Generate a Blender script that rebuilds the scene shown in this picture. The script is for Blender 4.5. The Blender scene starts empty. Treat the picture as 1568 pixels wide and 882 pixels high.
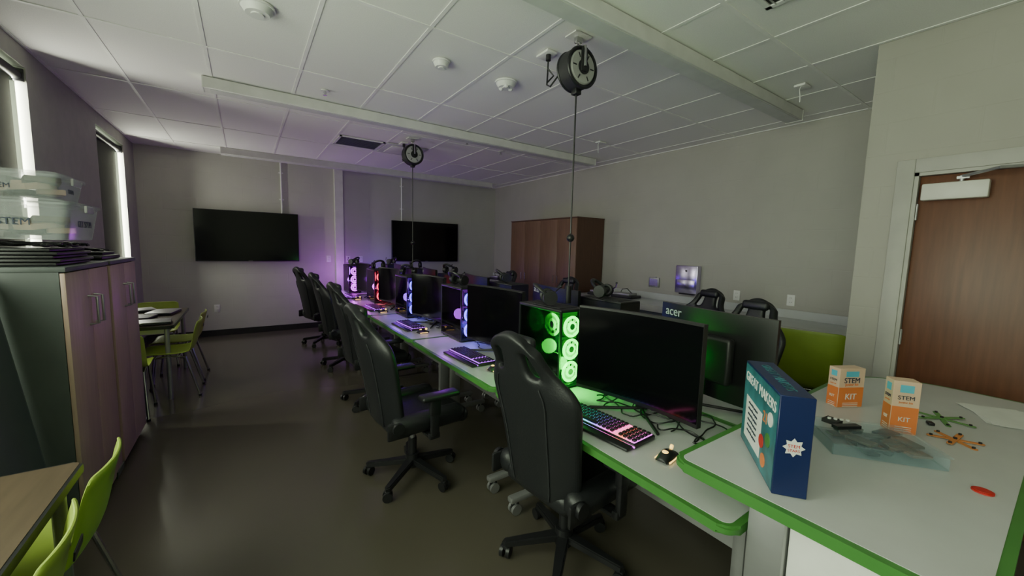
import bpy, bmesh, math, random
from mathutils import Matrix, Vector, Euler
random.seed(7)
H=1.56      # camera height
CZ=2.95     # ceiling
XL,XR,XD,YB,YJ=-1.30,4.90,3.50,7.95,0.90
YF=-2.6
# ------------------------------------------------------------------ materials
MATS={}
def mat(name,col,rough=0.5,metal=0.0,emis=None,es=0.0,var=0.06,nscale=8.0,bump=0.0,trans=0.0,alpha=1.0,coat=0.0,spec=None):
    if name in MATS: return MATS[name]
    m=bpy.data.materials.new(name); m.use_nodes=True
    nt=m.node_tree; N=nt.nodes; L=nt.links
    b=N['Principled BSDF']
    b.inputs['Roughness'].default_value=rough
    b.inputs['Metallic'].default_value=metal
    b.inputs['Transmission Weight'].default_value=trans
    b.inputs['Alpha'].default_value=alpha
    b.inputs['Coat Weight'].default_value=coat
    if spec is not None: b.inputs['Specular IOR Level'].default_value=spec
    tc=N.new('ShaderNodeTexCoord'); nz=N.new('ShaderNodeTexNoise'); nz.inputs['Scale'].default_value=nscale
    nz.inputs['Detail'].default_value=4
    L.new(tc.outputs['Object'],nz.inputs['Vector'])
    rp=N.new('ShaderNodeValToRGB')
    c=Vector(col[:3])
    rp.color_ramp.elements[0].position=0.3; rp.color_ramp.elements[1].position=0.7
    rp.color_ramp.elements[0].color=(*(c*(1-var)),1); rp.color_ramp.elements[1].color=(*[min(1,x*(1+var)) for x in c],1)
    L.new(nz.outputs['Fac'],rp.inputs['Fac']); L.new(rp.outputs['Color'],b.inputs['Base Color'])
    if bump>0:
        bp=N.new('ShaderNodeBump'); bp.inputs['Strength'].default_value=bump; bp.inputs['Distance'].default_value=0.003
        L.new(nz.outputs['Fac'],bp.inputs['Height']); L.new(bp.outputs['Normal'],b.inputs['Normal'])
    if emis is not None:
        b.inputs['Emission Color'].default_value=(*emis,1); b.inputs['Emission Strength'].default_value=es
    MATS[name]=m; return m
def block_wall(name,col,axis):
    m=mat(name,col,0.6,var=0.03,nscale=3)
    nt=m.node_tree;N=nt.nodes;L=nt.links;b=N['Principled BSDF']
    tc=N['Texture Coordinate']; sp=N.new('ShaderNodeSeparateXYZ'); cb=N.new('ShaderNodeCombineXYZ')
    L.new(tc.outputs['Object'],sp.inputs[0]); L.new(sp.outputs[axis],cb.inputs[0]); L.new(sp.outputs[2],cb.inputs[1])
    br=N.new('ShaderNodeTexBrick'); br.inputs['Scale'].default_value=1.0
    br.inputs['Brick Width'].default_value=0.406; br.inputs['Row Height'].default_value=0.203
    br.inputs['Mortar Size'].default_value=0.006; br.inputs['Mortar Smooth'].default_value=0.6
    br.inputs['Color1'].default_value=(1,1,1,1); br.inputs['Color2'].default_value=(1,1,1,1); br.inputs['Mortar'].default_value=(0,0,0,1)
    L.new(cb.outputs[0],br.inputs['Vector'])
    bp=N.new('ShaderNodeBump'); bp.inputs['Strength'].default_value=0.25; bp.inputs['Distance'].default_value=0.003
    L.new(br.outputs['Color'],bp.inputs['Height']); L.new(bp.outputs['Normal'],b.inputs['Normal'])
    return m
def wood(name,c1,c2,rough=0.45,scale=3.0,vertical=True):
    m=mat(name,c1,rough)
    nt=m.node_tree;N=nt.nodes;L=nt.links;b=N['Principled BSDF']
    tc=N['Texture Coordinate']; mp=N.new('ShaderNodeMapping')
    mp.inputs['Scale'].default_value=(14,14,1) if vertical else (14,1,14)
    nz=N['Noise Texture']; nz.inputs['Scale'].default_value=scale
    L.new(tc.outputs['Object'],mp.inputs['Vector']); L.new(mp.outputs[0],nz.inputs['Vector'])
    rp=N['Color Ramp']; rp.color_ramp.elements[0].color=(*c1,1); rp.color_ramp.elements[1].color=(*c2,1)
    return m
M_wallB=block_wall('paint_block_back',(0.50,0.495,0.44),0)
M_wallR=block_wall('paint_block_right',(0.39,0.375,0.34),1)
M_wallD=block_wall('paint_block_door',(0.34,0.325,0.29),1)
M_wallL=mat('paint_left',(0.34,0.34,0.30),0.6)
M_trimw=mat('trim_paint',(0.38,0.37,0.34),0.5)
M_base=mat('baseboard_black',(0.02,0.02,0.02),0.5)
M_tile=mat('ceiling_tile',(0.86,0.85,0.81),0.9,var=0.04,nscale=160,bump=0.3)
M_grid=mat('ceiling_tbar',(0.88,0.87,0.83),0.5)
M_white=mat('white_plastic',(0.75,0.75,0.72),0.4)
M_black=mat('black_plastic',(0.012,0.012,0.014),0.38)
M_blackm=mat('black_matte',(0.02,0.02,0.022),0.6)
M_leather=mat('black_leatherette',(0.012,0.013,0.015),0.42,nscale=120,bump=0.25)
M_leather2=mat('charcoal_fabric',(0.018,0.019,0.022),0.6,nscale=150,bump=0.3)
M_chrome=mat('chrome',(0.6,0.6,0.6),0.25,1.0)
M_steel=mat('grey_steel',(0.38,0.38,0.39),0.4,0.7)
M_stain=mat('stainless',(0.6,0.55,0.75),0.22,1.0)  # violet tint paints the reflected LED glow into the metal colour
M_top=mat('white_laminate',(0.50,0.51,0.51),0.28,var=0.03)
M_green=mat('green_edge',(0.055,0.20,0.04),0.4)
M_lime=mat('lime_plastic',(0.36,0.48,0.07),0.45)
M_screen=mat('screen_glass',(0.003,0.003,0.004),0.12,coat=0.0,spec=.3)
M_bez=mat('bezel_black',(0.012,0.012,0.013),0.35)
M_cab=mat('cabinet_grey',(0.08,0.09,0.09),0.55)
M_pink=wood('maple_laminate',(0.42,0.29,0.24),(0.48,0.34,0.28),0.45)
M_brown=wood('walnut_laminate',(0.15,0.082,0.05),(0.20,0.112,0.068),0.4)
M_brown2=wood('walnut_side',(0.085,0.04,0.025),(0.115,0.056,0.034),0.4)
M_door=wood('door_veneer',(0.10,0.034,0.015),(0.145,0.052,0.024),0.4)
M_wtop=wood('table_woodtop',(0.075,0.053,0.034),(0.10,0.070,0.046),0.4,vertical=False)
M_clear=mat('clear_plastic',(0.55,0.60,0.60),0.15,alpha=0.20)
M_navy=mat('navy_card',(0.006,0.015,0.08),0.35)
M_teal=mat('teal_card',(0.03,0.14,0.17),0.35,var=0.6,nscale=14)
M_ink=mat('dark_ink',(0.02,0.03,0.06),0.6)
M_orange=mat('orange_card',(0.70,0.19,0.05),0.45)
M_tan=mat('tan_card',(0.66,0.46,0.33),0.5)
M_redm=mat('red_foam',(0.50,0.02,0.015),0.6)
M_paper=mat('paper',(0.7,0.7,0.67),0.7)
M_yel=mat('yellow_led',(0.9,0.6,0.1),0.4,emis=(1,0.62,0.15),es=2.2)
M_shade=mat('shade_fabric',(0.035,0.04,0.03),0.8)
M_sky=mat('daylight_outside',(0.8,0.9,0.75),0.9,emis=(0.86,1.0,0.74),es=6)
# floor
M_floor=mat('polished_concrete',(0.10,0.08,0.055),0.26,var=0.0)
nt=M_floor.node_tree;N=nt.nodes;L=nt.links
N['Noise Texture'].inputs['Scale'].default_value=0.7; N['Noise Texture'].inputs['Detail'].default_value=2
N['Color Ramp'].color_ramp.elements[0].position=.1; N['Color Ramp'].color_ramp.elements[1].position=.9
N['Color Ramp'].color_ramp.elements[0].color=(0.078,0.069,0.053,1); N['Color Ramp'].color_ramp.elements[1].color=(0.095,0.084,0.065,1)
mr=N.new('ShaderNodeMapRange'); mr.inputs['To Min'].default_value=0.18; mr.inputs['To Max'].default_value=0.24
L.new(N['Noise Texture'].outputs['Fac'],mr.inputs['Value']); L.new(mr.outputs[0],N['Principled BSDF'].inputs['Roughness'])
# keyboard rainbow
def rainbow(name):
    m=mat(name,(0.02,0.02,0.02),0.5)
    nt=m.node_tree;N=nt.nodes;L=nt.links;b=N['Principled BSDF']
    sp=N.new('ShaderNodeSeparateXYZ'); L.new(N['Texture Coordinate'].outputs['Object'],sp.inputs[0])
    mr=N.new('ShaderNodeMapRange'); mr.inputs['From Min'].default_value=-0.22; mr.inputs['From Max'].default_value=0.22
    L.new(sp.outputs[0],mr.inputs['Value'])
    rp=N.new('ShaderNodeValToRGB'); cr=rp.color_ramp
    cols=[(0,(0.1,1,0.3)),(0.3,(0.05,0.9,.7)),(0.5,(0.3,0.2,1)),(0.68,(1,0.1,0.6)),(0.84,(1,0.2,0.08)),(1,(0.8,0.1,0.9))]
    cr.elements[0].color=(*cols[0][1],1); cr.elements[1].color=(*cols[-1][1],1)
    for p,c in cols[1:-1]:
        e=cr.elements.new(p); e.color=(*c,1)
    L.new(mr.outputs[0],rp.inputs['Fac']); L.new(rp.outputs['Color'],b.inputs['Emission Color'])
    b.inputs['Emission Strength'].default_value=3.0
    return m
M_rain=rainbow('keyboard_rgb')
M_kpurp=mat('keyboard_violet',(0.1,0.02,0.2),0.5,emis=(0.45,0.06,1),es=2.5)
# ------------------------------------------------------------------ builder
def frame(o,r,u):
    r=Vector(r).normalized(); u=Vector(u).normalized(); n=r.cross(u)
    m=Matrix.Identity(4)
    for i in range(3):
        m[i][0]=r[i]; m[i][1]=u[i]; m[i][2]=n[i]; m[i][3]=o[i]
    return m
class B:
    def __init__(s): s.bm=bmesh.new(); s.mats=[]
    def mi(s,m):
        if m not in s.mats: s.mats.append(m)
        return s.mats.index(m)
    def merge(s,b2,M,m):
        me=bpy.data.meshes.new('t'); b2.to_mesh(me); b2.free(); s.add(me,M,m); 
    def add(s,me,M,m):
        nv=len(s.bm.verts); nf=len(s.bm.faces)
        s.bm.from_mesh(me); s.bm.verts.ensure_lookup_table(); s.bm.faces.ensure_lookup_table()
        k=s.mi(m)
        for v in s.bm.verts[nv:]: v.co=M@v.co
        for f in s.bm.faces[nf:]: f.material_index=k
        bpy.data.meshes.remove(me)
    def box(s,c,d,m,rot=(0,0,0),bev=0.0,seg=2,M=None):
        b=bmesh.new(); bmesh.ops.create_cube(b,size=1)
        for v in b.verts: v.co=Vector((v.co.x*d[0],v.co.y*d[1],v.co.z*d[2]))
        if bev>0: bmesh.ops.bevel(b,geom=b.edges[:],offset=min(bev,min(d)*0.49),segments=seg,affect='EDGES',profile=0.5)
        T=Matrix.Translation(c)@Euler(rot).to_matrix().to_4x4()
        if M is not None: T=M@T
        s.merge(b,T,m)
    def bb(s,a,c,m,bev=0.0,seg=2):
        s.box([(a[i]+c[i])/2 for i in range(3)],[abs(c[i]-a[i]) for i in range(3)],m,bev=bev,seg=seg)
    def cyl(s,p0,p1,r,m,r2=None,seg=20):
        p0=Vector(p0);p1=Vector(p1);d=p1-p0
        b=bmesh.new(); bmesh.ops.create_cone(b,cap_ends=True,segments=seg,radius1=r,radius2=r if r2 is None else r2,depth=d.length)
        q=Vector((0,0,1)).rotation_difference(d.normalized()).to_matrix().to_4x4()
        s.merge(b,Matrix.Translation((p0+p1)/2)@q,m)
    def sph(s,c,r,m,sc=(1,1,1),seg=20):
        b=bmesh.new(); bmesh.ops.create_uvsphere(b,u_segments=seg,v_segments=seg//2,radius=r)
        s.merge(b,Matrix.Translation(c)@Matrix.Diagonal((*sc,1)),m)
    def tube(s,pts,r,m,seg=8,closed=False):
        pts=[Vector(p) for p in pts]; n=len(pts); b=bmesh.new(); rings=[]
        up=None
        for i,p in enumerate(pts):
            if closed: t=pts[(i+1)%n]-pts[i-1]
            else: t=pts[min(i+1,n-1)]-pts[max(i-1,0)]
            t.normalize()
            if up is None:
                up=Vector((0,0,1)) if abs(t.z)<0.9 else Vector((1,0,0))
            a=t.cross(up)
            if a.length<1e-4: a=t.cross(Vector((0.3,1,0.2)))
            a.normalize(); up=a.cross(t).normalized()
            rings.append([b.verts.new(p+a*math.cos(k*2*math.pi/seg)*r+up*math.sin(k*2*math.pi/seg)*r) for k in range(seg)])
        for i in range(n if closed else n-1):
            A=rings[i];C=rings[(i+1)%n]
            for k in range(seg): b.faces.new((A[k],A[(k+1)%seg],C[(k+1)%seg],C[k]))
        if not closed: b.faces.new(rings[0][::-1]); b.faces.new(rings[-1])
        s.merge(b,Matrix.Identity(4),m)
    def ring(s,c,R,r,nrm,m,seg=32):
        q=Vector((0,0,1)).rotation_difference(Vector(nrm).normalized())
        s.tube([Vector(c)+q@Vector((math.cos(t)*R,math.sin(t)*R,0)) for t in [i*2*math.pi/seg for i in range(seg)]],r,m,closed=True,seg=8)
    def prism(s,pts,z0,z1,m,M=None,bev=0.0):
        b=bmesh.new(); lo=[b.verts.new((x,y,z0)) for x,y in pts]; hi=[b.verts.new((x,y,z1)) for x,y in pts]
        n=len(pts); b.faces.new(lo[::-1]); b.faces.new(hi)
        for i in range(n): b.faces.new((lo[i],lo[(i+1)%n],hi[(i+1)%n],hi[i]))
        if bev>0:
            es=[e for e in b.edges if abs(e.verts[0].co.z-e.verts[1].co.z)<1e-6]
            bmesh.ops.bevel(b,geom=es,offset=bev,segments=2,affect='EDGES')
        s.merge(b,M or Matrix.Identity(4),m)
    def text(s,body,size,M,m,ext=0.0006,ax='CENTER'):
        cu=bpy.data.curves.new('t','FONT'); cu.body=body; cu.size=size; cu.extrude=ext; cu.align_x=ax; cu.align_y='CENTER'
        o=bpy.data.objects.new('t',cu); bpy.context.scene.collection.objects.link(o)
        bpy.context.view_layer.update()
        dg=bpy.context.evaluated_depsgraph_get(); me=bpy.data.meshes.new_from_object(o.evaluated_get(dg))
        bpy.data.objects.remove(o); s.add(me,M,m)
    def shell(s,R,C,f,m,skip=lambda i,j:False,thick=0.03,sub=2,M=None,off=0):
        b=bmesh.new(); V=[[b.verts.new(f(i/(R-1),j/(C-1))) for j in range(C)] for i in range(R)]
        for i in range(R-1):
            for j in range(C-1):
                if not skip(i,j): b.faces.new((V[i][j],V[i][j+1],V[i+1][j+1],V[i+1][j]))
        for v in [v for v in b.verts if not v.link_faces]: b.verts.remove(v)
        me=bpy.data.meshes.new('t'); b.to_mesh(me); b.free()
        o=bpy.data.objects.new('t',me); bpy.context.scene.collection.objects.link(o)
        sd=o.modifiers.new('s','SOLIDIFY'); sd.thickness=thick; sd.offset=off
        if sub: ss=o.modifiers.new('ss','SUBSURF'); ss.levels=sub
        bpy.context.view_layer.update()
        dg=bpy.context.evaluated_depsgraph_get(); m2=bpy.data.meshes.new_from_object(o.evaluated_get(dg))
        bpy.data.objects.remove(o); bpy.data.meshes.remove(me)
        s.add(m2,M or Matrix.Identity(4),m)
    def mesh(s,name):
        bmesh.ops.recalc_face_normals(s.bm,faces=s.bm.faces[:])
        for f in s.bm.faces: f.smooth=True
        for e in s.bm.edges:
            if len(e.link_faces)==2 and e.calc_face_angle(0)>0.62: e.smooth=False
        me=bpy.data.meshes.new(name); s.bm.to_mesh(me); s.bm.free()
        for m in s.mats: me.materials.append(m)
        return me
    def done(s,name,loc=(0,0,0),rz=0,rot=None):
        return place(s.mesh(name),name,loc,rz,rot)
def place(me,name,loc=(0,0,0),rz=0,rot=None):
    o=bpy.data.objects.new(name,me); bpy.context.scene.collection.objects.link(o)
    o.location=loc; o.rotation_euler=rot if rot else (0,0,math.radians(rz)); return o
def rrect(x0,y0,x1,y1,r,n=6):
    P=[]
    for cx,cy,a0 in ((x1-r,y1-r,0),(x0+r,y1-r,90),(x0+r,y0+r,180),(x1-r,y0+r,270)):
        for k in range(n+1):
            a=math.radians(a0+90*k/n); P.append((cx+r*math.cos(a),cy+r*math.sin(a)))
    return P
# ------------------------------------------------------------------ room shell
b=B(); b.bb((XL-.3,YF,-.1),(XR+.2,YB+.2,0),M_floor); b.done('floor')
b=B(); b.bb((XL-.3,YF,CZ),(XR+.2,YB+.2,CZ+.1),M_tile); b.done('ceiling')
b=B(); b.bb((XL-.3,YB,0),(XR+.2,YB+.2,CZ),M_wallB); b.done('wall_back')
b=B(); b.bb((XR,YJ,0),(XR+.2,YB,CZ),M_wallR); b.done('wall_right')
DY0,DY1,DZ=-0.27,0.65,2.09
b=B(); b.bb((XD,DY1+.0,0),(XR+.2,YJ,CZ),M_wallD); b.bb((XD,YF,0),(XD+.2,DY0,CZ),M_wallD); b.bb((XD,DY0,DZ),(XD+.2,DY1,CZ),M_wallD); b.done('wall_door_side')
b=B(); b.bb((XL-.3,YF-.2,0),(XR+.2,YF,CZ),M_wallB); b.done('wall_front')
wins=[(-1.6,0.2),(0.7,2.5),(3.0,4.56),(6.2,7.36)]; WS,WH=0.95,2.80  # first two windows are out of view, added to bring in fill light
b=B(); y=YF
for a,c in wins:
    b.bb((XL-.3,y,0),(XL,a,CZ),M_wallL); b.bb((XL-.3,a,0),(XL,c,WS),M_wallL); b.bb((XL-.3,a,WH),(XL,c,CZ),M_wallL); y=c
b.bb((XL-.3,y,0),(XL,YB,CZ),M_wallL); b.done('wall_left')
for k,(a,c) in enumerate(wins):
    b=B(); t=.04
    X0=XL-.22
    b.bb((X0,a,WS),(X0+.05,c,WS+t),M_chrome); b.bb((X0,a,WH-t),(X0+.05,c,WH),M_chrome)
    b.bb((X0,a,WS),(X0+.05,a+t,WH),M_chrome); b.bb((X0,c-t,WS),(X0+.05,c,WH),M_chrome)
    b.bb((X0-.06,a,WS),(X0-.05,c,WH),M_sky)
    b.bb((XL-.15,a,WS),(XL-.001,c,WS+.02),M_white)
    b.done('window_%d'%(k+1))
    if k>=2:
        b=B(); g=.045 if k==2 else .06
        b.bb((XL-.075,a+.01,WS+.1),(XL-.071,c-g,WH-.05),M_shade)
        b.cyl((XL-.05,a+.01,WH-.06),(XL-.05,c-.02,WH-.06),.035,M_black)
        b.bb((XL-.08,a+.01,WS+.09),(XL-.065,c-g,WS+.115),M_black)
        b.box((XL-.05,c-.012,WH-.06),(.08,.02,.09),M_black)
        b.done('roller_shade')
b=B(); b.bb((XL,YB-.012,0),(XR,YB,.1),M_base); b.done('baseboard_back')
b=B(); b.bb((XR-.012,YJ,0),(XR,YB,.1),M_base); b.done('baseboard_right')
b=B(); b.bb((XL,YF,0),(XL+.012,YB,.1),M_base); b.done('baseboard_left')
# ceiling grid
b=B(); gz=CZ-.004
x=-.19-.61*1
while x<XR:
    b.bb((x-.012,YF,gz),(x+.012,YB,CZ-.0005),M_grid); x+=.61
y=.05-1.22*2
while y<YB:
    b.bb((XL,y-.012,gz-.001),(XR,y+.012,CZ-.0005),M_grid); y+=1.22
b.bb((XL,YF,gz-.003),(XL+.022,YB,CZ-.0005),M_grid);b.bb((XR-.022,YF,gz-.003),(XR,YB,CZ-.0005),M_grid);b.bb((XL,YB-.022,gz-.003),(XR,YB,CZ-.0005),M_grid)
b.done('trim_ceiling_grid')
M_fix=mat('fixture_housing',(0.66,0.65,0.63),0.5)
M_lens=mat('fixture_lens',(0.60,0.60,0.58),0.6)
for yy in (1.72,4.40,7.42):
    b=B(); b.bb((-.25,yy-.07,CZ-.10),(4.45,yy+.07,CZ-.006),M_fix,bev=.004,seg=1)
    b.bb((-.2,yy-.055,CZ-.104),(4.40,yy+.055,CZ-.099),M_lens)
    for xx in (-.25,4.45): b.bb((xx-.004,yy-.072,CZ-.103),(xx+.004,yy+.072,CZ-.006),M_white)
    b.done('linear_ceiling_light')
b=B(); b.bb((1.39,YB-.10,0),(1.53,YB,CZ-.005),mat('chase_paint',(0.66,0.65,0.61),.5)); b.done('trim_pipe_chase')
for xx in (.55,2.66):
    b=B(); b.cyl((xx,YB-.02,2.0),(xx,YB-.02,CZ-.006),.013,M_white)
    for z in (2.3,2.75): b.box((xx,YB-.012,z),(.07,.02,.02),M_white)
    b.done('electrical_conduit')
def tv(x0,x1):
    b=B(); w=x1-x0; z0,z1=1.235,2.06; xc=(x0+x1)/2; zc=(z0+z1)/2
    b.box((xc,YB-.085,zc),(w,.04,z1-z0),M_bez,bev=.006)
    b.box((xc,YB-.1065,zc+.004),(w-.02,.004,z1-z0-.03),M_screen)
    b.box((xc,YB-.045,zc),(w*.6,.04,.5),M_black,bev=.01)
    b.box((xc,YB-.015,zc),(.5,.03,.4),M_steel)
    b.box((xc,YB-.108,z0+.008),(.06,.003,.006),M_steel)
    b.done('wall_television')
tv(-.655,.785); tv(2.43,3.89)
def outlet(p,axis,w=.075,h=.12):
    b=B()
    M=frame(p,(1,0,0),(0,0,1)) if axis=='y' else frame(p,(0,-1,0),(0,0,1))
    b.box((0,0,.004),(w,h,.008),M_white,bev=.002,M=M)
    for dy in (-.024,.024):
        b.box((0,dy,.009),(.034,.03,.003),M_white,bev=.001,M=M)
        for dx in (-.007,.007): b.box((dx,dy+.003,.0105),(.003,.01,.002),M_black,M=M)
    b.done('wall_outlet')
outlet((-.42,YB-.0,.46),'y'); outlet((1.62,YB,1.28),'y'); outlet((1.85,YB,1.28),'y'); outlet((1.28,YB,1.28),'y')
outlet((XR,2.33,1.06),'x'); outlet((XR,1.76,1.07),'x')
b=B(); b.bb((XR-.10,2.79,1.02),(XR,3.10,1.39),M_stain,bev=.012); b.bb((XR-.104,2.82,1.06),(XR-.1,3.07,1.2),M_stain,bev=.002); b.bb((XR-.09,2.85,1.005),(XR-.02,3.04,1.022),M_black); b.cyl((XR-.106,2.945,1.32),(XR-.1,2.945,1.32),.012,M_black)
b.done('paper_towel_dispenser')
b=B(); b.bb((XR-.03,3.40,1.05),(XR,3.57,1.19),M_steel,bev=.006); b.bb((XR-.034,3.42,1.07),(XR-.03,3.55,1.17),M_stain); b.bb((XR-.02,3.46,1.19),(XR,3.50,1.2),M_steel); b.done('wall_control_panel')
# ------------------------------------------------------------------ door
b=B(); f=.085
b.bb((XD-.03,DY1-.0,0),(XD-.001,DY1+f,DZ+f),M_trimw,bev=.004); b.bb((XD-.03,DY0-f,0),(XD-.001,DY0,DZ+f),M_trimw,bev=.004)
b.bb((XD-.03,DY0,DZ),(XD-.001,DY1,DZ+f),M_trimw,bev=.004)
b.bb((XD-.02,DY1-.02,0),(XD+.15,DY1-.0,DZ),M_trimw); b.bb((XD-.02,DY0,0),(XD+.15,DY0+.02,DZ),M_trimw); b.bb((XD-.02,DY0,DZ-.02),(XD+.15,DY1,DZ),M_trimw)
b.done('trim_door_frame')
b=B(); b.bb((XD+.015,DY0+.022,.008),(XD+.06,DY1-.022,DZ-.022),M_door,bev=.002)
b.bb((XD-.045,.34,1.915),(XD+.014,.61,2.015),mat('closer_paint',(0.62,0.61,0.56),.4),bev=.008)
b.bb((XD-.03,.42,2.03),(XD-.015,.47,2.045),M_steel)
b.cyl((XD-.02,.45,2.0),(XD-.02,.45,2.05),.01,M_steel)
b.tube([(XD-.02,.45,2.045),(XD-.16,.30,2.055),(XD-.02,.12,2.065)],.009,M_steel)
b.box((XD-.02,.10,2.065),(.05,.06,.02),M_steel)
b.cyl((XD+.015,-.18,1.0),(XD-.04,-.18,1.0),.012,M_chrome); b.cyl((XD-.04,-.18,1.0),(XD-.04,-.06,1.0),.009,M_chrome); b.cyl((XD+.015,-.18,1.0),(XD+.008,-.18,1.0),.035,M_chrome)
for z in (.25,1.05,1.85): b.cyl((XD+.008,DY1-.022,z-.05),(XD+.008,DY1-.022,z+.05),.008,M_steel)
b.done('door_1')
# ------------------------------------------------------------------ ceiling devices
def detector(x,y,r=.065):
    b=B(); z=CZ-.005
    b.cyl((x,y,z),(x,y,z-.012),r*1.1,M_white,seg=32); b.cyl((x,y,z-.012),(x,y,z-.045),r,M_white,r2=r*.75,seg=32)
    b.cyl((x,y,z-.045),(x,y,z-.052),r*.4,M_white,seg=24); b.cyl((x+r*.6,y-.01,z-.04),(x+r*.6,y-.01,z-.044),.006,M_redm,seg=8)
    return b
detector(1.27,2.87,.06).done('smoke_detector'); detector(.11,2.9,.085).done('occupancy_sensor')
b=detector(1.86,2.88,.085)
for k in range(3):
    a=k*2.1; b.sph((1.86+.045*math.cos(a),2.88+.045*math.sin(a),CZ-.045),.022,M_white)
b.done('occupancy_sensor')
for x,y in ((.65,4.04),(3.1,4.9),(2.45,4.7)):
    b=B(); z=CZ-.005
    b.cyl((x,y,z),(x,y,z-.006),.035,M_white,seg=24); b.cyl((x,y,z-.006),(x,y,z-.04),.009,M_chrome); b.cyl((x,y,z-.04),(x,y,z-.043),.018,M_chrome)
    for s in (-1,1): b.tube([(x+s*.008,y,z-.01),(x+s*.014,y,z-.02),(x+s*.003,y,z-.04)],.002,M_chrome)
    b.done('fire_sprinkler')
def vent(x,y,w,d):
    b=B(); z=CZ-.006
    for s in (-1,1):
        b.box((x+s*(w/2-.015),y,z-.004),(.03,d,.012),M_white); b.box((x,y+s*(d/2-.015),z-.004),(w,.03,.012),M_white)
    b.box((x,y,z-.001),(w-.04,d-.04,.003),M_blackm)
    n=int(d/.045)
    for i in range(n): b.box((x,y-d/2+.03+(d-.06)*(i+.5)/n,z-.006),(w-.05,.02,.003),M_steel,rot=(.6,0,0))
    b.done('ceiling_air_vent')
vent(1.335,5.75,.58,.5); vent(2.2,.90,.58,.5)
b=B(); b.box((1.94,5.75,CZ-.011),(.58,.58,.012),mat('diffuser',(0.5,.5,.5),.5),bev=.004); b.box((1.94,5.75,CZ-.022),(.42,.42,.012),M_fix,bev=.004); b.done('ceiling_diffuser')
for x,y in ((3.82,1.44),(3.82,3.64)):
    b=B(); b.box((x,y,CZ-.014),(.12,.08,.018),M_white,bev=.004)
    b.tube([(x-.03,y,CZ-.02),(x-.05,y,CZ-.05),(x-.055,y-.01,CZ-.1),(x-.05,y-.01,CZ-.15)],.004,M_white)
    b.done('ceiling_outlet_box')
def reel(x,y,low):
    b=B(); zc=CZ-.215; R=.125
    b.box((x,y,CZ-.01),(.14,.10,.008),M_white); b.box((x,y,CZ-.03),(.05,.03,.04),M_chrome,bev=.005)
    b.ring((x,y,CZ-.065),.018,.005,(1,0,0),M_chrome,seg=16)
    b.tube([(x,y+.055,zc+.05),(x,y+.055,CZ-.08),(x,y,CZ-.075),(x,y-.07,CZ-.09),(x,y-.075,zc)],.009,M_chrome)
    b.cyl((x,y-.05,zc),(x,y+.05,zc),R,M_blackm,seg=40)
    b.ring((x,y-.05,zc),R-.004,.010,(0,1,0),M_black,seg=40); b.ring((x,y+.05,zc),R-.004,.010,(0,1,0),M_black,seg=40)
    b.cyl((x,y-.051,zc),(x,y-.060,zc),R*.84,mat('reel_grey',(.36,.36,.35),.45),r2=R*.78,seg=40)
    b.cyl((x,y-.060,zc),(x,y-.066,zc),.045,M_black,seg=24)
    b.box((x,y-.064,zc+.045),(.05,.012,.15),M_black,bev=.004)
    for k in range(6):
        a=k*math.pi/3; b.box((x+R*.6*math.cos(a),y-.0605,zc+R*.6*math.sin(a)),(.03,.002,.008),M_black,rot=(0,-a,0))
    b.box((x-.0,y-.0,zc-R-.012),(.05,.05,.04),M_black,bev=.006)
    b.cyl((x,y,zc-R-.02),(x,y,low),.0055,M_black,seg=8)
    b.sph((x,y,low+.35),.027,M_black); b.cyl((x,y,low+.02),(x,y,low-.10),.022,M_black)
    b.box((x-.02,y+.30,CZ-.013),(.09,.13,.016),M_white,bev=.003)
    b.cyl((x-.02,y+.28,CZ-.02),(x-.02,y+.28,CZ-.06),.018,M_black)
    b.tube([(x-.02,y+.28,CZ-.05),(x-.03,y+.27,CZ-.14),(x-.05,y+.25,CZ-.24),(x-.06,y+.2,CZ-.27),(x-.04,y+.12,CZ-.2),(x-.02,y+.06,CZ-.16)],.006,M_black)
    b.tube([(x-.03,y+.27,CZ-.12),(x-.0,y+.24,CZ-.17),(x-.04,y+.26,CZ-.22)],.006,M_black)
    b.done('cord_reel')
reel(1.845,2.0,1.29); reel(1.845,5.06,1.25)
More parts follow.
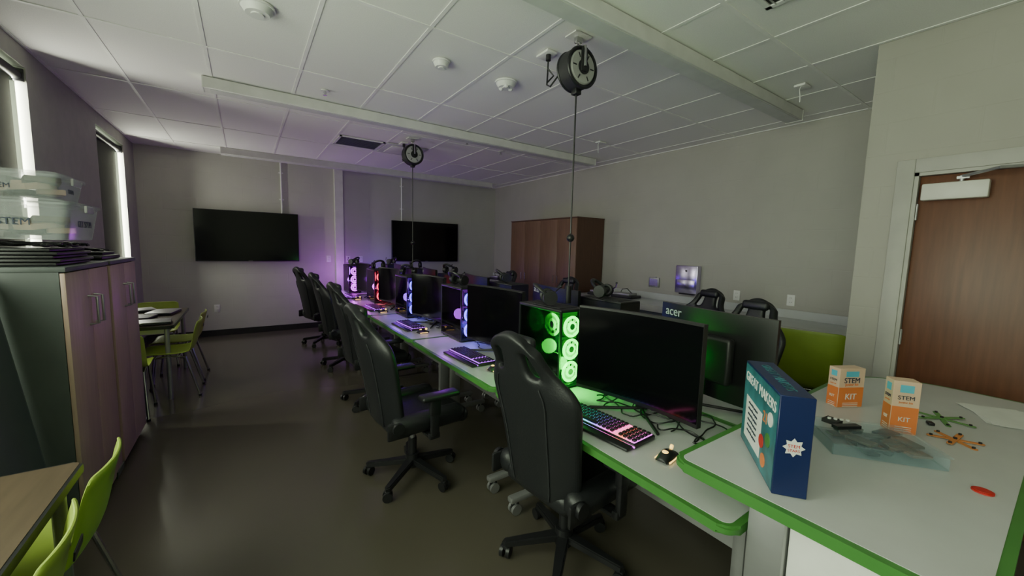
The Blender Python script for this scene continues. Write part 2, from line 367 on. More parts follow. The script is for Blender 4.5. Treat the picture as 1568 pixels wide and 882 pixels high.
# ------------------------------------------------------------------ gaming chair
def gaming_chair_mesh():
    b=B()
    for k in range(5):
        a=math.radians(90+72*k); c,s=math.cos(a),math.sin(a)
        R=Matrix.Rotation(a,4,'Z')
        b.prism([(.03,-.03),(.30,-.018),(.315,0),(.30,.018),(.03,.03)],-.018,.018,M_black,M=R@Matrix.Translation((0,0,.115))@Matrix.Rotation(math.radians(8),4,'Y'),bev=.006)
        cx,cy=c*.295,s*.295
        b.cyl((cx,cy,.085),(cx,cy,.05),.009,M_black,seg=10)
        ta=a+.7+k
        tx,ty=math.cos(ta),math.sin(ta)
        for sg in (-1,1):
            b.cyl((cx+tx*.008*sg,cy+ty*.008*sg,.03),(cx+tx*.026*sg,cy+ty*.026*sg,.03),.03,M_black,seg=18)
        b.box((cx,cy,.052),(.035,.035,.025),M_black,bev=.008,rot=(0,0,ta))
    b.cyl((0,0,.07),(0,0,.16),.045,M_black); b.cyl((0,0,.16),(0,0,.27),.028,M_black); b.cyl((0,0,.27),(0,0,.38),.018,M_steel)
    b.box((0,0,.39),(.24,.30,.035),M_black,bev=.008)
    b.cyl((.1,.05,.385),(.27,.05,.385),.007,M_black,seg=8)
    b.box((0,.02,.45),(.42,.50,.10),M_leather,bev=.04,seg=4)
    for s in (-1,1):
        b.box((s*.225,.01,.475),(.11,.48,.12),M_leather,bev=.045,seg=4,rot=(0,s*.3,0))
    b.box((0,.255,.445),(.5,.09,.10),M_leather,bev=.045,seg=4)
    prof=[(0,.205),(.08,.225),(.2,.235),(.35,.245),(.5,.262),(.60,.28),(.66,.275),(.72,.240),(.78,.185),(.84,.160),(.92,.150),(.97,.128),(1.0,.08)]
    def W(t):
        for (a,x),(c,y) in zip(prof,prof[1:]):
            if t<=c: return x+(y-x)*(t-a)/(c-a)
        return prof[-1][1]
    ts=[0,.08,.2,.33,.46,.58,.66,.72,.765,.81,.855,.90,.95,1.0]
    us=[-1,-.86,-.68,-.42,-.14,.14,.42,.68,.86,1]
    Hh=.785
    def F(i,j):
        t=ts[round(i*(len(ts)-1))]; u=us[round(j*(len(us)-1))]
        z=.43+t*Hh; w=W(t)
        bol=.085*abs(u)**3*(1 if t<.72 else max(.15,1-(t-.72)*5))
        y=-.225-t*.17+.02*math.sin(t*math.pi)*1.0+bol
        if t>.93: z-= .03*abs(u)**2
        return (u*w,y,z)
    hole=lambda i,j: i in (8,9,10) and j in (2,6)
    b.shell(len(ts),len(us),F,M_leather,skip=hole,thick=.05,sub=2)
    def F2(i,j):
        t=.12+.55*i; u=-1+2*j; z=.43+t*Hh
        return (u*.135,-.225-t*.17+.02*math.sin(t*math.pi)+.032,z)
    b.shell(6,5,F2,M_leather2,thick=.02,sub=2)
    b.box((0,-.165,.60),(.30,.07,.17),M_leather,bev=.035,seg=4,rot=(.12,0,0))
    b.box((0,-.34,1.16),(.20,.05,.07),M_leather,bev=.025,seg=4,rot=(.12,0,0))
    def seam(u):
        return [(u*W(t),-.225-t*.17+.02*math.sin(t*math.pi)+.085*abs(u)**3-.0265,.43+t*Hh) for t in [k/12*.68+.03 for k in range(13)]]
    for u in (-.55,.55): b.tube(seam(u),.004,M_leather2,seg=6)
    for s in (-1,1):
        b.box((s*.262,-.2,.47),(.02,.14,.10),M_black,bev=.01); b.cyl((s*.27,-.21,.49),(s*.29,-.21,.49),.035,M_black)
    for s in (-1,1):
        b.box((s*.21,.0,.40),(.18,.06,.02),M_black,bev=.005)
        b.box((s*.315,.0,.41),(.035,.07,.04),M_black,bev=.008)
        b.box((s*.325,.0,.53),(.03,.055,.24),M_black,bev=.01); b.box((s*.325,.0,.60),(.04,.07,.12),M_black,bev=.012)
        b.box((s*.325,.03,.66),(.085,.25,.032),M_black,bev=.014,seg=3)
    return b.mesh('gaming_chair')
GC=gaming_chair_mesh()
for x,y,r in ((1.29,1.36,-85),(.89,2.45,-86),(1.02,3.90,-85),(1.03,5.25,-86),(.98,6.62,-74)):
    place(GC,'gaming_chair',(x,y,.001),r)
for x,y,r in ((2.97,1.45,86),(3.45,2.12,80),(3.1,3.7,95),(3.1,5.1,88)):
    place(GC,'gaming_chair',(x,y,.001),r)
# ------------------------------------------------------------------ stack chair
def stack_chair_mesh(m,name,sc=1.0,tall=.80,W0=.215,badge=True):
    b=B()
    def F(i,j):
        t=i; u=-1+2*j
        P=[(.22,.425),(.20,.45),(.08,.445),(-.06,.438),(-.16,.445),(-.205,.50),(-.225,.60),(-.245,.70),(-.26,tall-.02),(-.262,tall)]
        k=t*(len(P)-1); k0=int(min(k,len(P)-2)); fr=k-k0
        y=P[k0][0]+(P[k0+1][0]-P[k0][0])*fr; z=P[k0][1]+(P[k0+1][1]-P[k0][1])*fr
        w=W0 if t<.45 else W0-.02*(t-.45)
        if t>.95: w-=.04
        if t<.05: w-=.02
        if t<.5: z+=.02*abs(u)**3
        else: y+=.03*abs(u)**2
        return (u*w,y,z)
    b.shell(14,9,F,m,thick=.012,sub=1)
    if badge: b.box((0,-.27,tall-.07),(.09,.004,.025),M_black,rot=(.1,0,0))
    for s in (-1,1):
        b.tube([(s*.2,.20,.012),(s*.175,.15,.41),(s*.17,.0,.425),(s*.175,-.13,.41),(s*.2,-.23,.012)],.011,M_chrome,seg=10)
        b.cyl((s*.2,.20,0),(s*.2,.20,.02),.015,M_black); b.cyl((s*.2,-.23,0),(s*.2,-.23,.02),.015,M_black)
    b.cyl((-.17,.1,.42),(.17,.1,.42),.009,M_chrome); b.cyl((-.17,-.08,.42),(.17,-.08,.42),.009,M_chrome)
    return b.mesh(name)
SC=stack_chair_mesh(M_lime,'stacking_chair',tall=.76)
SC2=stack_chair_mesh(mat('olive_lime_plastic',(.22,.31,.035),.5),'stacking_chair_high',tall=.95,W0=.29,badge=False)  # same lime plastic, with shade put into the colour
for x,y,r in ((-.69,1.97,90),(-.69,1.50,94)): place(SC,'stacking_chair',(x,y,.001),r)
for x,y,r in ((-.66,5.10,90),(-.66,5.65,88),(-.95,4.62,2),(-.95,6.42,182)): place(SC,'stacking_chair',(x,y,.001),r)
place(SC2,'stacking_chair',(4.0,1.30,.001),-75)
# ------------------------------------------------------------------ desks
def desk(name,x0,y0,x1,y1,h=.74,topm=M_top,edge=M_green,ew=.022,r=.05,feet='x'):
    b=B()
    b.prism(rrect(x0,y0,x1,y1,r),h-.032,h-.0015,edge,bev=.008)
    b.prism(rrect(x0+ew,y0+ew,x1-ew,y1-ew,max(r-ew,.01)),h-.02,h,topm)
    xc=(x0+x1)/2; yc=(y0+y1)/2
    if feet=='x':
        for yy in (y0+.12,y1-.12):
            b.box((xc,yy,(h-.03+.1)/2),(.09,.045,h-.03-.1),M_steel,bev=.006)
            b.box((xc,yy,h-.045),(x1-x0-.16,.05,.025),M_steel,bev=.004)
            b.box((xc,yy,.095),(x1-x0-.12,.05,.035),M_steel,bev=.01)
            for xx in (x0+.1,x1-.1):
                b.cyl((xx,yy,.08),(xx,yy,.06),.01,M_steel,seg=10)
                for s in (-1,1): b.cyl((xx,yy+s*.008,.033),(xx,yy+s*.026,.033),.032,M_steel,seg=18)
                b.box((xx,yy,.052),(.05,.02,.03),M_black,bev=.005)
        b.bb((xc-.012,y0+.15,.42),(xc+.012,y1-.15,.68),M_steel)
    else:
        for xx in (x0+.06,x1-.06):
            for yy in (y0+.06,y1-.06): b.cyl((xx,yy,0),(xx,yy,h-.03),.02,M_steel)
        b.bb((x0+.05,y0+.05,h-.08),(x1-.05,y1-.05,h-.03),M_steel)
    return b.done(name)
DL=1.37
for i in range(5):
    y0=.505+i*DL
    desk('computer_desk',1.16,y0+.002,1.905,y0+DL-.002)
    desk('computer_desk',1.910,y0+.002,2.655,y0+DL-.002)
TH=.86
b=B()
def corner(cx,cy,r,a0,a1,n=8): return [(cx+r*math.cos(math.radians(a0+(a1-a0)*k/n)),cy+r*math.sin(math.radians(a0+(a1-a0)*k/n))) for k in range(n+1)]
outer=corner(1.24,.07,.05,180,270,5)+corner(3.10,.09,.07,270,360,5)+corner(2.75,.32,.42,0,90,12)+corner(1.24,.69,.05,90,180,5)
inner=corner(1.24,.07,.027,180,270,5)+corner(3.10,.09,.047,270,360,5)+corner(2.75,.32,.397,0,90,12)+corner(1.24,.69,.027,90,180,5)
b.prism(outer,TH-.035,TH-.0015,M_green,bev=.008); b.prism(inner,TH-.02,TH,M_top)
b.bb((1.225,.40,.02),(1.30,.498,TH-.036),M_steel,bev=.008); b.bb((1.225,.10,.02),(1.30,.498,.10),M_steel,bev=.008)
b.bb((1.245,.07,.10),(1.27,.395,TH-.036),M_white,bev=.003); b.bb((1.27,.08,.10),(1.9,.395,TH-.036),M_white)
b.bb((2.75,.30,.02),(2.85,.38,TH-.036),M_steel,bev=.008); b.bb((2.70,.08,.0),(2.90,.6,.05),M_steel,bev=.008)
for x,y in ((1.26,.14),(1.26,.45),(1.85,.2)): b.cyl((x,y-.015,.03),(x,y+.015,.03),.03,M_black)
b.done('craft_work_table')
desk('classroom_table',-1.24,4.88,-.60,6.15,topm=M_wtop,edge=M_black,ew=.01,r=.03,feet='leg')
desk('classroom_table',-1.24,.75,-.52,2.02,topm=M_wtop,edge=M_black,ew=.01,r=.03,feet='leg')
def laptop(x,y,r):
    b=B(); b.box((0,0,.009),(.33,.23,.016),M_black,bev=.005); b.box((0,0,.0255),(.33,.23,.009),M_steel,bev=.003); b.cyl((-.12,.113,.017),(.12,.113,.017),.006,M_black,seg=8)
    b.done('laptop',(x,y,.741),r)
for x,y,r in ((-.8,5.05,5),(-.98,5.42,-12),(-.78,5.72,80),(-1.05,5.95,20)): laptop(x,y,r)
# ------------------------------------------------------------------ monitors
def monitor_mesh(logo=False):
    b=B(); w=.67; h=.455; Rr=1.6
    def S(off,ww,hh,z0):
        def F(i,j):
            a=(j-.5)*ww/Rr
            return (math.sin(a)*Rr,off+ -(1-math.cos(a))*Rr+0.0,z0+hh*i)
        return F
    b.shell(2,17,S(0,w,h,.065),M_bez,thick=.028,sub=0)
    b.shell(2,17,S(-.0165,w-.012,h-.03,.065+.02),M_screen,thick=.004,sub=0)
    b.box((0,.04,.28),(.34,.05,.24),M_bez,bev=.02,seg=3)
    b.box((0,.065,.19),(.05,.03,.34),M_black,bev=.008)
    for s in (-1,1):
        b.tube([(0,.07,.02),(s*.09,-.02,.014),(s*.19,-.11,.009)],.008,M_black)
    b.tube([(0,.07,.02),(0,.13,.01)],.012,M_black)
    if logo: b.text('acer',.075,frame((.235,-.001,.475),(-1,.155,0),(0,0,1)),mat('logo_silver',(.5,.5,.55),.35),ext=.001)
    return b.mesh('computer_monitor')
MON=monitor_mesh(True)
def keyboard_mesh(glow):
    b=B(); b.box((0,0,.012),(.45,.155,.02),M_black,bev=.006)
    b.box((0,.0,.0225),(.43,.135,.002),glow)
    rows=5
    for r in range(rows):
        n=19
        for k in range(n):
            if r==0 and 3<k<9: 
                if k==6: b.box((-.205+.0228*6,-.052,.029),(.128,.019,.011),M_black,bev=.002,seg=1)
                continue
            if k==14 : continue
            b.box((-.205+.0228*k,-.052+.026*r,.029),(.0178,.0195,.011),M_black,bev=.003,seg=1)
    b.box((0,-.098,.008),(.44,.05,.014),M_leather,bev=.006)
    b.box((0,-.078,.012),(.45,.004,.006),glow)
    return b.mesh('gaming_keyboard')
KB=keyboard_mesh(M_rain); KB2=keyboard_mesh(M_kpurp)
def mouse_mesh():
    b=B()
    def F(i,j):
        y=-.06+.12*i; u=-1+2*j; w=.033*(1-.35*abs(2*i-1)**3-.1*math.sin(i*math.pi)); 
        z=.004+ (.036*math.sin(min(1,i*1.0+.12)*math.pi*.93))*(1-abs(u)**2.5)
        return (u*w,y,max(z,.003))
    b.shell(11,9,F,M_black,thick=.004,sub=1)
    b.box((0,0,.006),(.055,.10,.008),M_black,bev=.003)
    b.cyl((-.004,.035,.036),(.004,.035,.036),.010,M_yel); b.sph((0,-.02,.034),.013,M_yel,sc=(1,1.2,.5))
    for s in (-1,1): b.box((s*.029,-.005,.008),(.004,.08,.005),M_yel)
    return b.mesh('gaming_mouse')
MS=mouse_mesh()
def headset_mesh():
    b=B()
    arc=[(.075*math.cos(t),0,.075+.085*math.sin(t)) for t in [math.pi*k/16 for k in range(17)]]
    b.tube(arc,.011,M_black); b.tube([(x*.9,y,z-.008) for x,y,z in arc[3:14]],.012,M_leather)
    for s in (-1,1):
        b.tube([(s*.075,0,.08),(s*.08,0,.05)],.008,M_black)
        b.cyl((s*.06,0,.045),(s*.09,0,.045),.042,M_black,seg=24); b.ring((s*.058,0,.045),.034,.013,(1,0,0),M_leather,seg=20)
    b.tube([(.08,0,.03),(.075,-.06,.015),(.03,-.10,.02)],.004,M_black); b.sph((.03,-.10,.02),.008,M_black)
    T=Matrix.Rotation(math.radians(-50),4,'X')
    for v in b.bm.verts: v.co=T@v.co
    mz=min(v.co.z for v in b.bm.verts)
    for v in b.bm.verts: v.co.z-=mz
    return b.mesh('headset')
HS=headset_mesh()
# ------------------------------------------------------------------ PC towers
def tower_mesh(nm,col,es=5.0,col2=None):
    col2=col2 or col
    G=mat('led_'+nm,(.02,.02,.02),.4,emis=col,es=es); G2=mat('led2_'+nm,(.02,.02,.02),.4,emis=col2,es=es)
    Gd=mat('fanblade_'+nm,tuple(.05+.3*c for c in col2),.4,emis=col2,es=es*.28)
    Gd1=mat('fanblade1_'+nm,tuple(.05+.3*c for c in col),.4,emis=col,es=es*.28)
    Gi=mat('pcinside_'+nm,(.03,.03,.035),.4,emis=col2,es=.30)  # weak emission imitates LED light falling on the dark interior panel
    b=B(); w,l,h=.20,.41,.475
    b.bb((-w/2,-l/2,.012),(w/2,l/2,.03),M_black,bev=.003)
    b.bb((-w/2,-l/2,h-.018),(w/2,l/2,h),M_black,bev=.004)
    b.bb((w/2-.006,-l/2,.02),(w/2,l/2,h-.01),M_black); b.bb((-w/2,l/2-.006,.02),(w/2,l/2,h-.01),M_black)
    for x,y in ((-w/2+.006,-l/2+.006),(w/2-.008,-l/2+.006),(-w/2+.006,l/2-.008)): b.bb((x-.006,y-.006,.02),(x+.006,y+.006,h-.01),M_black)
    for x in (-.08,.08):
        for y in (-.17,.17): b.cyl((x,y,0),(x,y,.013),.014,M_black,seg=12)
    b.bb((-w/2+.002,-l/2+.03,.03),(w/2-.01,l/2-.01,.11),M_black)
    b.bb((.05,-l/2+.03,.11),(.055,l/2-.01,h-.02),Gi)
    b.bb((-.05,-l/2+.06,.18),(.05,.18,.235),M_black,bev=.006); b.bb((-.052,-l/2+.07,.20),(-.05,.12,.205),G2)
    for z in (.16,.26): b.bb((-.07,-.10,z),(-.066,.12,z+.006),Gi)
    def fan(c,n,R,gm,gd):
        c=Vector(c); n=Vector(n)
        b.ring(c,R,.008,n,gm,seg=32); b.ring(c,R*.45,.008,n,gm,seg=20)
        q=Vector((0,0,1)).rotation_difference(n)
        b.cyl(c-n*.004,c+n*.006,R*.33,mat('fan_hub',(.3,.3,.3),.4),seg=20)
        for k in range(7):
            a=k*2*math.pi/7
            M=Matrix.Translation(c-n*.004)@q.to_matrix().to_4x4()@Matrix.Rotation(a,4,'Z')
            b.prism([(R*.38,-.008),(R*.9,-.016),(R*.93,.024),(R*.38,.014)],-.001,.001,gd,M=M@Matrix.Rotation(.3,4,'X'))
        M=Matrix.Translation(c-n*.014)@q.to_matrix().to_4x4()
        b.box((0,0,0),(R*2.12,R*2.12,.006),M_black,M=M)
    for z in (.10,.235,.37): fan((.0,-l/2+.014,z),(0,-1,0),.056,G,Gd1)
    b.shell(2,2,lambda i,j:(-w/2+.012+(w-.024)*j,-l/2+.001,.03+(h-.05)*i),M_glassd,thick=.002,sub=0)
    fan((-.075,-.10,.375),(-1,0,0),.062,G2,Gd); fan((-.075,.06,.375),(-1,0,0),.062,G2,Gd)
    b.shell(2,2,lambda i,j:(-w/2+.001,-l/2+.012+(l-.024)*j,.03+(h-.05)*i),M_glassd,thick=.002,sub=0)
    b.box((0,0,h+.001),(w-.06,l-.1,.004),M_blackm)
    return b.mesh('gaming_pc_tower')
m=bpy.data.materials.new('smoked_glass'); m.use_nodes=True; nt=m.node_tree
for n in list(nt.nodes): nt.nodes.remove(n)
o_=nt.nodes.new('ShaderNodeOutputMaterial'); t_=nt.nodes.new('ShaderNodeBsdfTransparent'); t_.inputs[0].default_value=(.8,.8,.83,1)
g_=nt.nodes.new('ShaderNodeBsdfGlossy'); g_.inputs['Roughness'].default_value=.05; mx=nt.nodes.new('ShaderNodeMixShader'); fr=nt.nodes.new('ShaderNodeFresnel'); fr.inputs[0].default_value=1.3
nt.links.new(fr.outputs[0],mx.inputs[0]); nt.links.new(t_.outputs[0],mx.inputs[1]); nt.links.new(g_.outputs[0],mx.inputs[2]); nt.links.new(mx.outputs[0],o_.inputs[0])
M_glassd=m
GREEN=(.01,1,.04); VIO=(.26,.05,1); PUR=(.46,.05,1); RED=(1,.04,.10); MAG=(.75,.05,1); BLU=(.14,.10,1)
def light(loc,col,e,r=.06):
    ld=bpy.data.lights.new('led_glow','POINT'); ld.color=col; ld.energy=e; ld.shadow_soft_size=r
    o=bpy.data.objects.new('led_glow_light',ld); o.location=loc; bpy.context.scene.collection.objects.link(o)
TW={'green':tower_mesh('green',GREEN,11),'violet':tower_mesh('violet',BLU,8,PUR),'violet2':tower_mesh('violet2',BLU,8,VIO),'red':tower_mesh('red',RED,5),'magenta':tower_mesh('magenta',MAG,6,PUR)}
DZt=.7412
P=1.30
seq=[('green',GREEN,GREEN,1.45),('violet',BLU,PUR,1.48),('violet2',BLU,VIO,1.46),('red',RED,MAG,1.45),('magenta',MAG,PUR,1.38)]
for i,(n,c1,c2,x0) in enumerate(seq):
    yo=i*P; tx=x0+.115; ty=1.845+yo
    place(TW[n],'gaming_pc_tower',(tx,ty,DZt))
    light((tx-.02,ty-.27,DZt+.14),c1,(3.6,1.2,1.2,.9,1.4)[i],.04); light((tx-.17,ty-.02,DZt+.22),c2,(2.4,2.0,2.2,2.2,2.4)[i],.05)
    place(HS,'headset',(tx+.0,ty-.02,DZt+.481),60+i*40)
    place(MON,'computer_monitor',(1.58,1.20+yo,DZt),-90+7)
    place(KB if i in (0,) else KB2,'gaming_keyboard',(1.36,1.20+yo,DZt),-90+(2 if i else 4))
    place(MS,'gaming_mouse',(1.36,.86+yo,DZt),-80)
light((1.42,7.48,1.02),(.62,.07,1),6.5,.05)  # extra lamp without an LED, added for purple spill on the back wall
for i in range(5):
    yo=i*P; ty=1.92+yo
    place(TW['violet' if i%2==0 else 'violet2'],'gaming_pc_tower',(2.16,ty,DZt),180)
    light((2.36,ty,DZt+.30),PUR if i%2==0 else VIO,(1.0,.9,.9,.9,1.4)[i],.05)
    light((2.16,ty+.28,DZt+.25),BLU,(.6,.5,.5,.5,2.4)[i],.05)
    place(HS,'headset',(2.16,ty,DZt+.481),20+i*50)
    place(MON,'computer_monitor',(2.02,1.09+yo,DZt),90-8)
    place(KB2 if i else KB,'gaming_keyboard',(2.33,1.08+yo,DZt),90)
    place(MS,'gaming_mouse',(2.33,1.42+yo,DZt),100)
def cables(name,x0,x1,y0,y1,z,n,r=.0035):
    b=B()
    for k in range(n):
        x=random.uniform(x0,x1); y=random.uniform(y0,y1); a=random.uniform(0,6.28); pts=[]
        for s in range(26):
            pts.append((x,y,z+r+.02*abs(math.sin(s*.35+k))*random.random()**.3))
            a+=random.uniform(-.55,.75); x+=math.cos(a)*.03; y+=math.sin(a)*.03
            if x<x0 or x>x1: a=math.pi-a; x=min(max(x,x0),x1)
            if y<y0 or y>y1: a=-a; y=min(max(y,y0),y1)
        q=[]
        for s in range(len(pts)-1):
            A=Vector(pts[s]);C=Vector(pts[s+1]); q+= [A,(A*.5+C*.5)]
        q=[(q[max(i-1,0)]+q[i]+q[min(i+1,len(q)-1)])/3 for i in range(len(q))]
        b.tube(q,r,M_black,seg=6)
    b.done(name)
for i in range(5): cables('cable_bundle',1.53,1.88,.76+i*P,1.60+i*P,.741,9)
# ------------------------------------------------------------------ wardrobe on right wall
b=B(); X0=4.28
b.bb((X0+.02,4.50,.08),(XR-.014,6.32,2.06),M_brown2)
b.bb((X0+.05,4.52,0.001),(XR-.03,6.30,.08),M_black)
for k in range(4):
    ya=4.50+k*.455; b.bb((X0,ya+.003,.09),(X0+.019,ya+.452,2.055),M_brown,bev=.002)
    hy=ya+.40 if k%2==0 else ya+.055
    b.tube([(X0,hy,1.0),(X0-.03,hy,1.0),(X0-.03,hy,1.12),(X0,hy,1.12)],.005,M_chrome)
b.bb((X0-.005,4.495,2.06),(XR-.014,6.325,2.078),M_brown2)
b.done('storage_wardrobe')
def counter(y0,y1):
    b=B(); b.bb((4.27,y0,.84),(XR-.014,y1,.88),M_top,bev=.004); b.bb((XR-.034,y0,.88),(XR-.014,y1,.97),M_top)
    b.bb((4.25,y0,.80),(4.268,y1,.88),M_trimw,bev=.004)
    n=max(1,round((y1-y0)/.6)); 
    b.bb((4.36,y0+.01,.1),(XR-.014,y1-.01,.84),M_cab); b.bb((4.42,y0+.02,0.001),(XR-.03,y1-.02,.1),M_black)
    for k in range(n):
        a=y0+(y1-y0)*k/n; c=y0+(y1-y0)*(k+1)/n
        b.bb((4.342,a+.005,.12),(4.36,c-.005,.62),M_cab,bev=.003); b.bb((4.342,a+.005,.63),(4.36,c-.005,.83),M_cab,bev=.003)
        b.tube([(4.342,(a+c)/2-.05,.73),(4.315,(a+c)/2-.05,.73),(4.315,(a+c)/2+.05,.73),(4.342,(a+c)/2+.05,.73)],.005,M_chrome)
    b.done('wall_counter')
counter(.92,4.49); counter(6.34,7.93)
for x,y,r in ((4.55,4.2,10),(4.6,3.75,95),(4.5,6.7,0),(4.55,7.2,20)):
    b=B(); b.box((0,0,.02),(.35,.25,.04),M_black,bev=.008); b.box((.02,.01,.055),(.3,.2,.03),M_steel,bev=.006); b.tube([(-.1,0,.07),(-.05,.05,.14),(.05,.02,.12),(.12,-.05,.07)],.006,M_black); b.done('equipment_tray',(x,y,.881),r)
def lcab(y0,y1):
    b=B(); h=1.41; xf=-.73
    b.bb((XL+.015,y0,.04),(xf-.02,y1,h-.02),M_cab); b.bb((XL+.015,y0-.005,h-.02),(xf+.005,y1+.005,h+.005),M_cab,bev=.004)
    b.bb((XL+.03,y0+.02,0.001),(xf-.05,y1-.02,.04),M_black)
    ym=(y0+y1)/2
    b.bb((xf-.019,y0+.002,.05),(xf,ym-.002,h-.025),M_pink,bev=.003); b.bb((xf-.019,ym+.002,.05),(xf,y1-.002,h-.025),M_pink,bev=.003)
    for s in (-1,1): b.tube([(xf,ym+s*.05,1.08),(xf+.035,ym+s*.05,1.085),(xf+.035,ym+s*.05,1.235),(xf,ym+s*.05,1.24)],.007,M_steel)
    b.done('storage_cabinet')
lcab(2.78,3.49); lcab(3.55,4.24)
b=B(); b.box((0,0,.68),(.03,.50,1.36),mat('board_grey',(.10,.11,.11),.6),bev=.006); b.box((.017,0,.68),(.006,.44,1.30),mat('board_face',(.07,.08,.08),.6)); b.done('leaning_panel',(-.80,2.50,.005),rot=(0,math.radians(-7),0))
b=B()
for k in range(5):
    b.box((-.99+.02*(k%2),3.10+.02*k,1.425+.017*k),(.44-.02*k,.52,.014),M_black,bev=.004)
b.done('tray_stack')
b=B(); b.box((-.98,3.86,1.43),(.4,.45,.03),M_black,bev=.01); b.box((-.95,3.9,1.455),(.3,.3,.02),M_blackm,bev=.006); b.done('tray_stack')
cables('cable_bundle',-1.2,-.78,2.88,3.45,1.505,9,.006)
cables('cable_bundle',-1.15,-.78,3.62,4.1,1.468,6,.006)
def bin_(name,c,w,d,h,z,txt):
    b=B(); x,y=c
    def F(i,j):
        P=rrect(-w/2,-d/2,w/2,d/2,.04,3); k=int(round(j*len(P)))%len(P); s=.88+.12*i
        return (P[k][0]*s,P[k][1]*s,h*i)
    n=len(rrect(0,0,1,1,.1,3))
    b.shell(4,n+1,F,M_clear,thick=.003,sub=0,M=Matrix.Translation((x,y,z)))
    b.prism(rrect(-w/2*.88,-d/2*.88,w/2*.88,d/2*.88,.04,3),0,.004,M_clear,M=Matrix.Translation((x,y,z)))
    b.prism(rrect(-w/2-.012,-d/2-.012,w/2+.012,d/2+.012,.045,3),h-.012,h+.008,M_clear,M=Matrix.Translation((x,y,z)),bev=.003)
    b.prism(rrect(-w/2+.02,-d/2+.02,w/2-.02,d/2-.02,.03,3),h+.008,h+.016,M_clear,M=Matrix.Translation((x,y,z)))
    for s in (-1,1): b.box((x+s*(w/2+.012),y,z+h-.02),(.012,.12,.04),mat('latch',(.4,.4,.4),.4),bev=.004)
    random.seed(3)
    for k in range(9):
        b.box((x+random.uniform(-.3,.3)*w,y+random.uniform(-.3,.3)*d,z+.03+.010*k),(.13,.10,.03),random.choice([M_steel,M_cab,M_wtop,M_black,M_tan]),rot=(random.uniform(-.2,.2),0,random.uniform(0,3)),bev=.004)
    if txt:
        b.text(txt,h*.26,frame((x-.0,y-d/2+.010,z+h*.45),(1,0,0),(0,0,1)),M_ink,ext=.001)
        b.text(txt,h*.26,frame((x+w/2-.010,y,z+h*.45),(0,1,0),(0,0,1)),M_ink,ext=.001)
    b.done(name)
bin_('plastic_storage_bin',(-.985,3.20),.50,.50,.19,1.545,'GET STEM')
bin_('plastic_storage_bin',(-1.0,3.25),.42,.40,.13,1.752,'STEM')
# ------------------------------------------------------------------ things on the work table
b=B(); L_,T_,Hh=.38,.088,.30
ang=math.atan2(.232,.305)
b.box((L_/2,-T_/2,Hh/2),(L_,T_,Hh),M_navy,bev=.002,seg=1)
b.box((L_/2,.0006,Hh/2),(L_-.012,.001,Hh-.012),M_teal)
Mf=frame((L_/2,.0016,Hh/2),(-1,0,0),(0,0,1))
b.text('GREAT MAKERS',.048,Mf@Matrix.Translation((0,.10,0)),M_paper)
b.box((L_*.62,.0015,.11),(L_*.5,.001,.15),M_paper)
b.text('21',.05,Mf@Matrix.Translation((.08,.035,0)),M_orange)
for k in range(6): b.text('science kit projects',.014,Mf@Matrix.Translation((-.05,.02-.02*k,.0015)),M_ink)
for k,(x,z,mm) in enumerate(((.1,.05,M_orange),(.07,.13,M_green),(.13,.10,M_redm),(.06,.20,M_paper))):
    b.cyl((x,.0005,z),(x,.003,z),.022,mm,seg=20)
Ms=frame((-.0008,-T_/2,Hh/2),(0,-1,0),(0,0,1))
star=[]
for k in range(16):
    r=.028 if k%2==0 else .019; a=k*math.pi/8; star.append((r*math.cos(a),r*math.sin(a)))
b.prism(star,0,.001,M_paper,M=Ms@Matrix.Translation((0,-.0,0)))
b.text('STEM',.013,Ms@Matrix.Translation((0,.004,.0015)),M_redm); b.text('STARS',.011,Ms@Matrix.Translation((0,-.009,.0015)),M_redm)
Mt=frame((L_/2,-T_/2,Hh+.0008),(-1,0,0),(0,-1,0))
b.text('GREAT MAKERS',.04,Mt,M_teal)
b.done('science_kit_box',(1.252,.452,TH+.001),math.degrees(ang))
def smallbox(x,y,r,w=.115,d=.055,h=.19):
    b=B(); b.box((0,0,h/2),(w,d,h),M_tan,bev=.001,seg=1)
    for sx,sy,ww in ((0,-1,w),(0,1,w),(-1,0,d),(1,0,d)):
        nx,ny=sx,sy; c=(nx*(w/2+.0006),ny*(d/2+.0006),0)
        r_=(1,0,0) if sy==-1 else (-1,0,0) if sy==1 else (0,-1,0) if sx==-1 else (0,1,0)
        M=frame((c[0],c[1],h*.27),r_,(0,0,1)); b.box((0,0,0),(ww*.96,h*.50,.001),M_orange,M=M)
        M=frame((c[0],c[1],h*.86),r_,(0,0,1)); b.box((0,0,0),(ww*.5,h*.14,.001),mat('cyan_card',(.1,.45,.6),.5),M=M)
        M=frame((c[0],c[1],h*.66),r_,(0,0,1)); b.text('STEM',ww*.27,M@Matrix.Translation((0,.006,.001)),M_ink); b.text('junior kit',ww*.14,M@Matrix.Translation((0,-.012,.001)),M_orange)
        M=frame((c[0],c[1],h*.28),r_,(0,0,1)); b.text('KIT',ww*.3,M@Matrix.Translation((0,.0,.0012)),M_paper)
        for k in range(3): b.box((0,-.030-.008*k,.0012),(ww*.6,.002,.001),M_paper,M=M)
    b.done('craft_kit_box',(x,y,TH+.001),r)
smallbox(2.31,.575,-28,.13,.055,.185); smallbox(2.16,.36,-55,.085,.06,.215)
b=B()
M_tray=mat('tray_clear',(.35,.50,.55),.05,alpha=.16)
w,d,h=.32,.24,.04
b.box((0,0,.003),(w,d,.004),M_tray)
for sx in (-1,1): b.box((sx*w/2,0,h/2),(.004,d,h),M_tray)
for sy in (-1,1): b.box((0,sy*d/2,h/2),(w,.004,h),M_tray)
b.box((0,0,h+.003),(w+.014,d+.014,.005),M_tray,bev=.002,rot=(0,.0,.06))
random.seed(11)
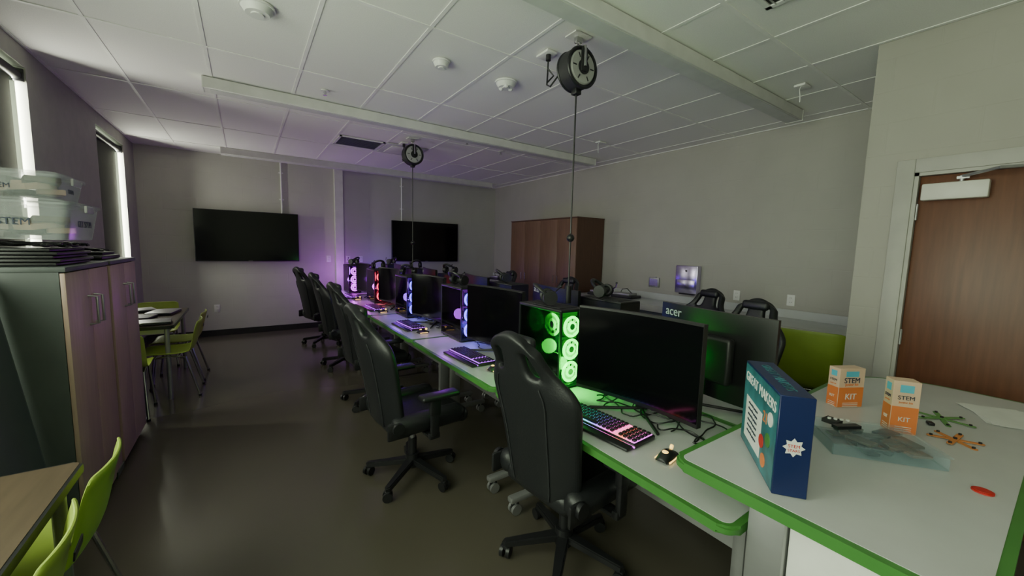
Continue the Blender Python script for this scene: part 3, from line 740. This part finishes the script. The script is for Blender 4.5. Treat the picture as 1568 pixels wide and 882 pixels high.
for k in range(20):
    b.box((random.uniform(-.12,.12),random.uniform(-.08,.08),.012+.0012*k),(random.uniform(.04,.11),random.uniform(.02,.05),.010),random.choice([M_black,M_wtop,M_cab,M_brown,M_door,M_tan]),rot=(0,0,random.uniform(0,3)),bev=.002)
b.box((-.06,.03,h+.012),(.10,.025,.012),M_black,rot=(0,0,.4)); b.box((-.09,.07,h+.013),(.05,.05,.014),M_blackm,rot=(0,0,.8))
for k in range(4): b.cyl((-.1+.02*k,.07,h+.02),(-.1+.02*k,.07,h+.026),.006,M_white,seg=10)
b.done('clear_parts_tray',(1.89,.385,TH+.001),-52)
def sticks(x,y,mm,rot,L=.13):
    b=B()
    for k,a in enumerate((0,1.15,2.2)):
        b.prism(rrect(-L/2,-.009,L/2,.009,.0088,4),.0022*k,.0022*k+.002,mm,M=Matrix.Rotation(a,4,'Z'))
        for s in (-1,1): b.cyl((s*L*.42*math.cos(a),s*L*.42*math.sin(a),.0022*k+.002),(s*L*.42*math.cos(a),s*L*.42*math.sin(a),.0022*k+.008),.005,M_black,seg=10)
    b.cyl((0,0,.006),(0,0,.012),.006,M_black)
    b.done('craft_stick_star',(x,y,TH+.001),rot)
sticks(2.50,.285,mat('stick_green',(.12,.28,.08),.6),20,.20); sticks(2.25,.215,mat('stick_orange',(.6,.22,.06),.6),50,.16)
b=B(); b.cyl((0,0,0),(0,0,.004),.024,M_redm,seg=32); b.cyl((0,0,.004),(0,0,.006),.019,M_redm,seg=32); b.done('red_token',(1.82,.105,TH+.001))
b=B()
for k in range(3): b.box((0,0,.001+.0012*k),(.28,.21,.001),M_paper,rot=(0,0,.12*k))
b.done('paper_stack',(2.78,.12,TH+.001),20)
b=B(); b.box((0,0,.006),(.03,.02,.012),M_black,bev=.003); b.cyl((.01,0,.006),(.025,0,.006),.004,M_steel,seg=10); b.done('battery_clip',(2.37,.30,TH+.001),30)
# ------------------------------------------------------------------ lights
def area(name,loc,rot,sx,sy,e,col):
    ld=bpy.data.lights.new(name,'AREA'); ld.shape='RECTANGLE'; ld.size=sx; ld.size_y=sy; ld.energy=e; ld.color=col
    o=bpy.data.objects.new(name,ld); o.location=loc; o.rotation_euler=rot; bpy.context.scene.collection.objects.link(o)
RX=(0,math.radians(-90),0)
area('window_daylight',(XL-.14,-.7,1.87),RX,1.7,1.7,1.5,(1,.98,.86))  # fill lamps added in the unseen windows to light the room
area('window_daylight',(XL-.14,1.6,1.87),RX,1.7,1.7,12,(1,.98,.86))
area('window_gap_daylight',(XL-.06,4.54,1.87),RX,1.7,.035,19,(.98,1,.84))
area('window_gap_daylight',(XL-.06,7.33,1.87),RX,1.7,.05,24,(.98,1,.84))
w=bpy.data.worlds.new('world'); bpy.context.scene.world=w; w.use_nodes=True
w.node_tree.nodes['Background'].inputs[0].default_value=(.6,.7,.6,1); w.node_tree.nodes['Background'].inputs[1].default_value=.3
# ------------------------------------------------------------------ camera
Xc=Vector((876,39,-596)).normalized(); Yc=Vector((-409,71,-596)).normalized(); Zc=Xc.cross(Yc).normalized(); Yc=Zc.cross(Xc).normalized()
R=Matrix((Xc,Yc,Zc)).to_4x4()
cd=bpy.data.cameras.new('camera'); cd.sensor_width=36; cd.lens=36*596/1568; cd.clip_start=.02
co=bpy.data.objects.new('camera',cd); co.matrix_world=Matrix.Translation((0,0,H))@R; bpy.context.scene.collection.objects.link(co)
bpy.context.scene.camera=co
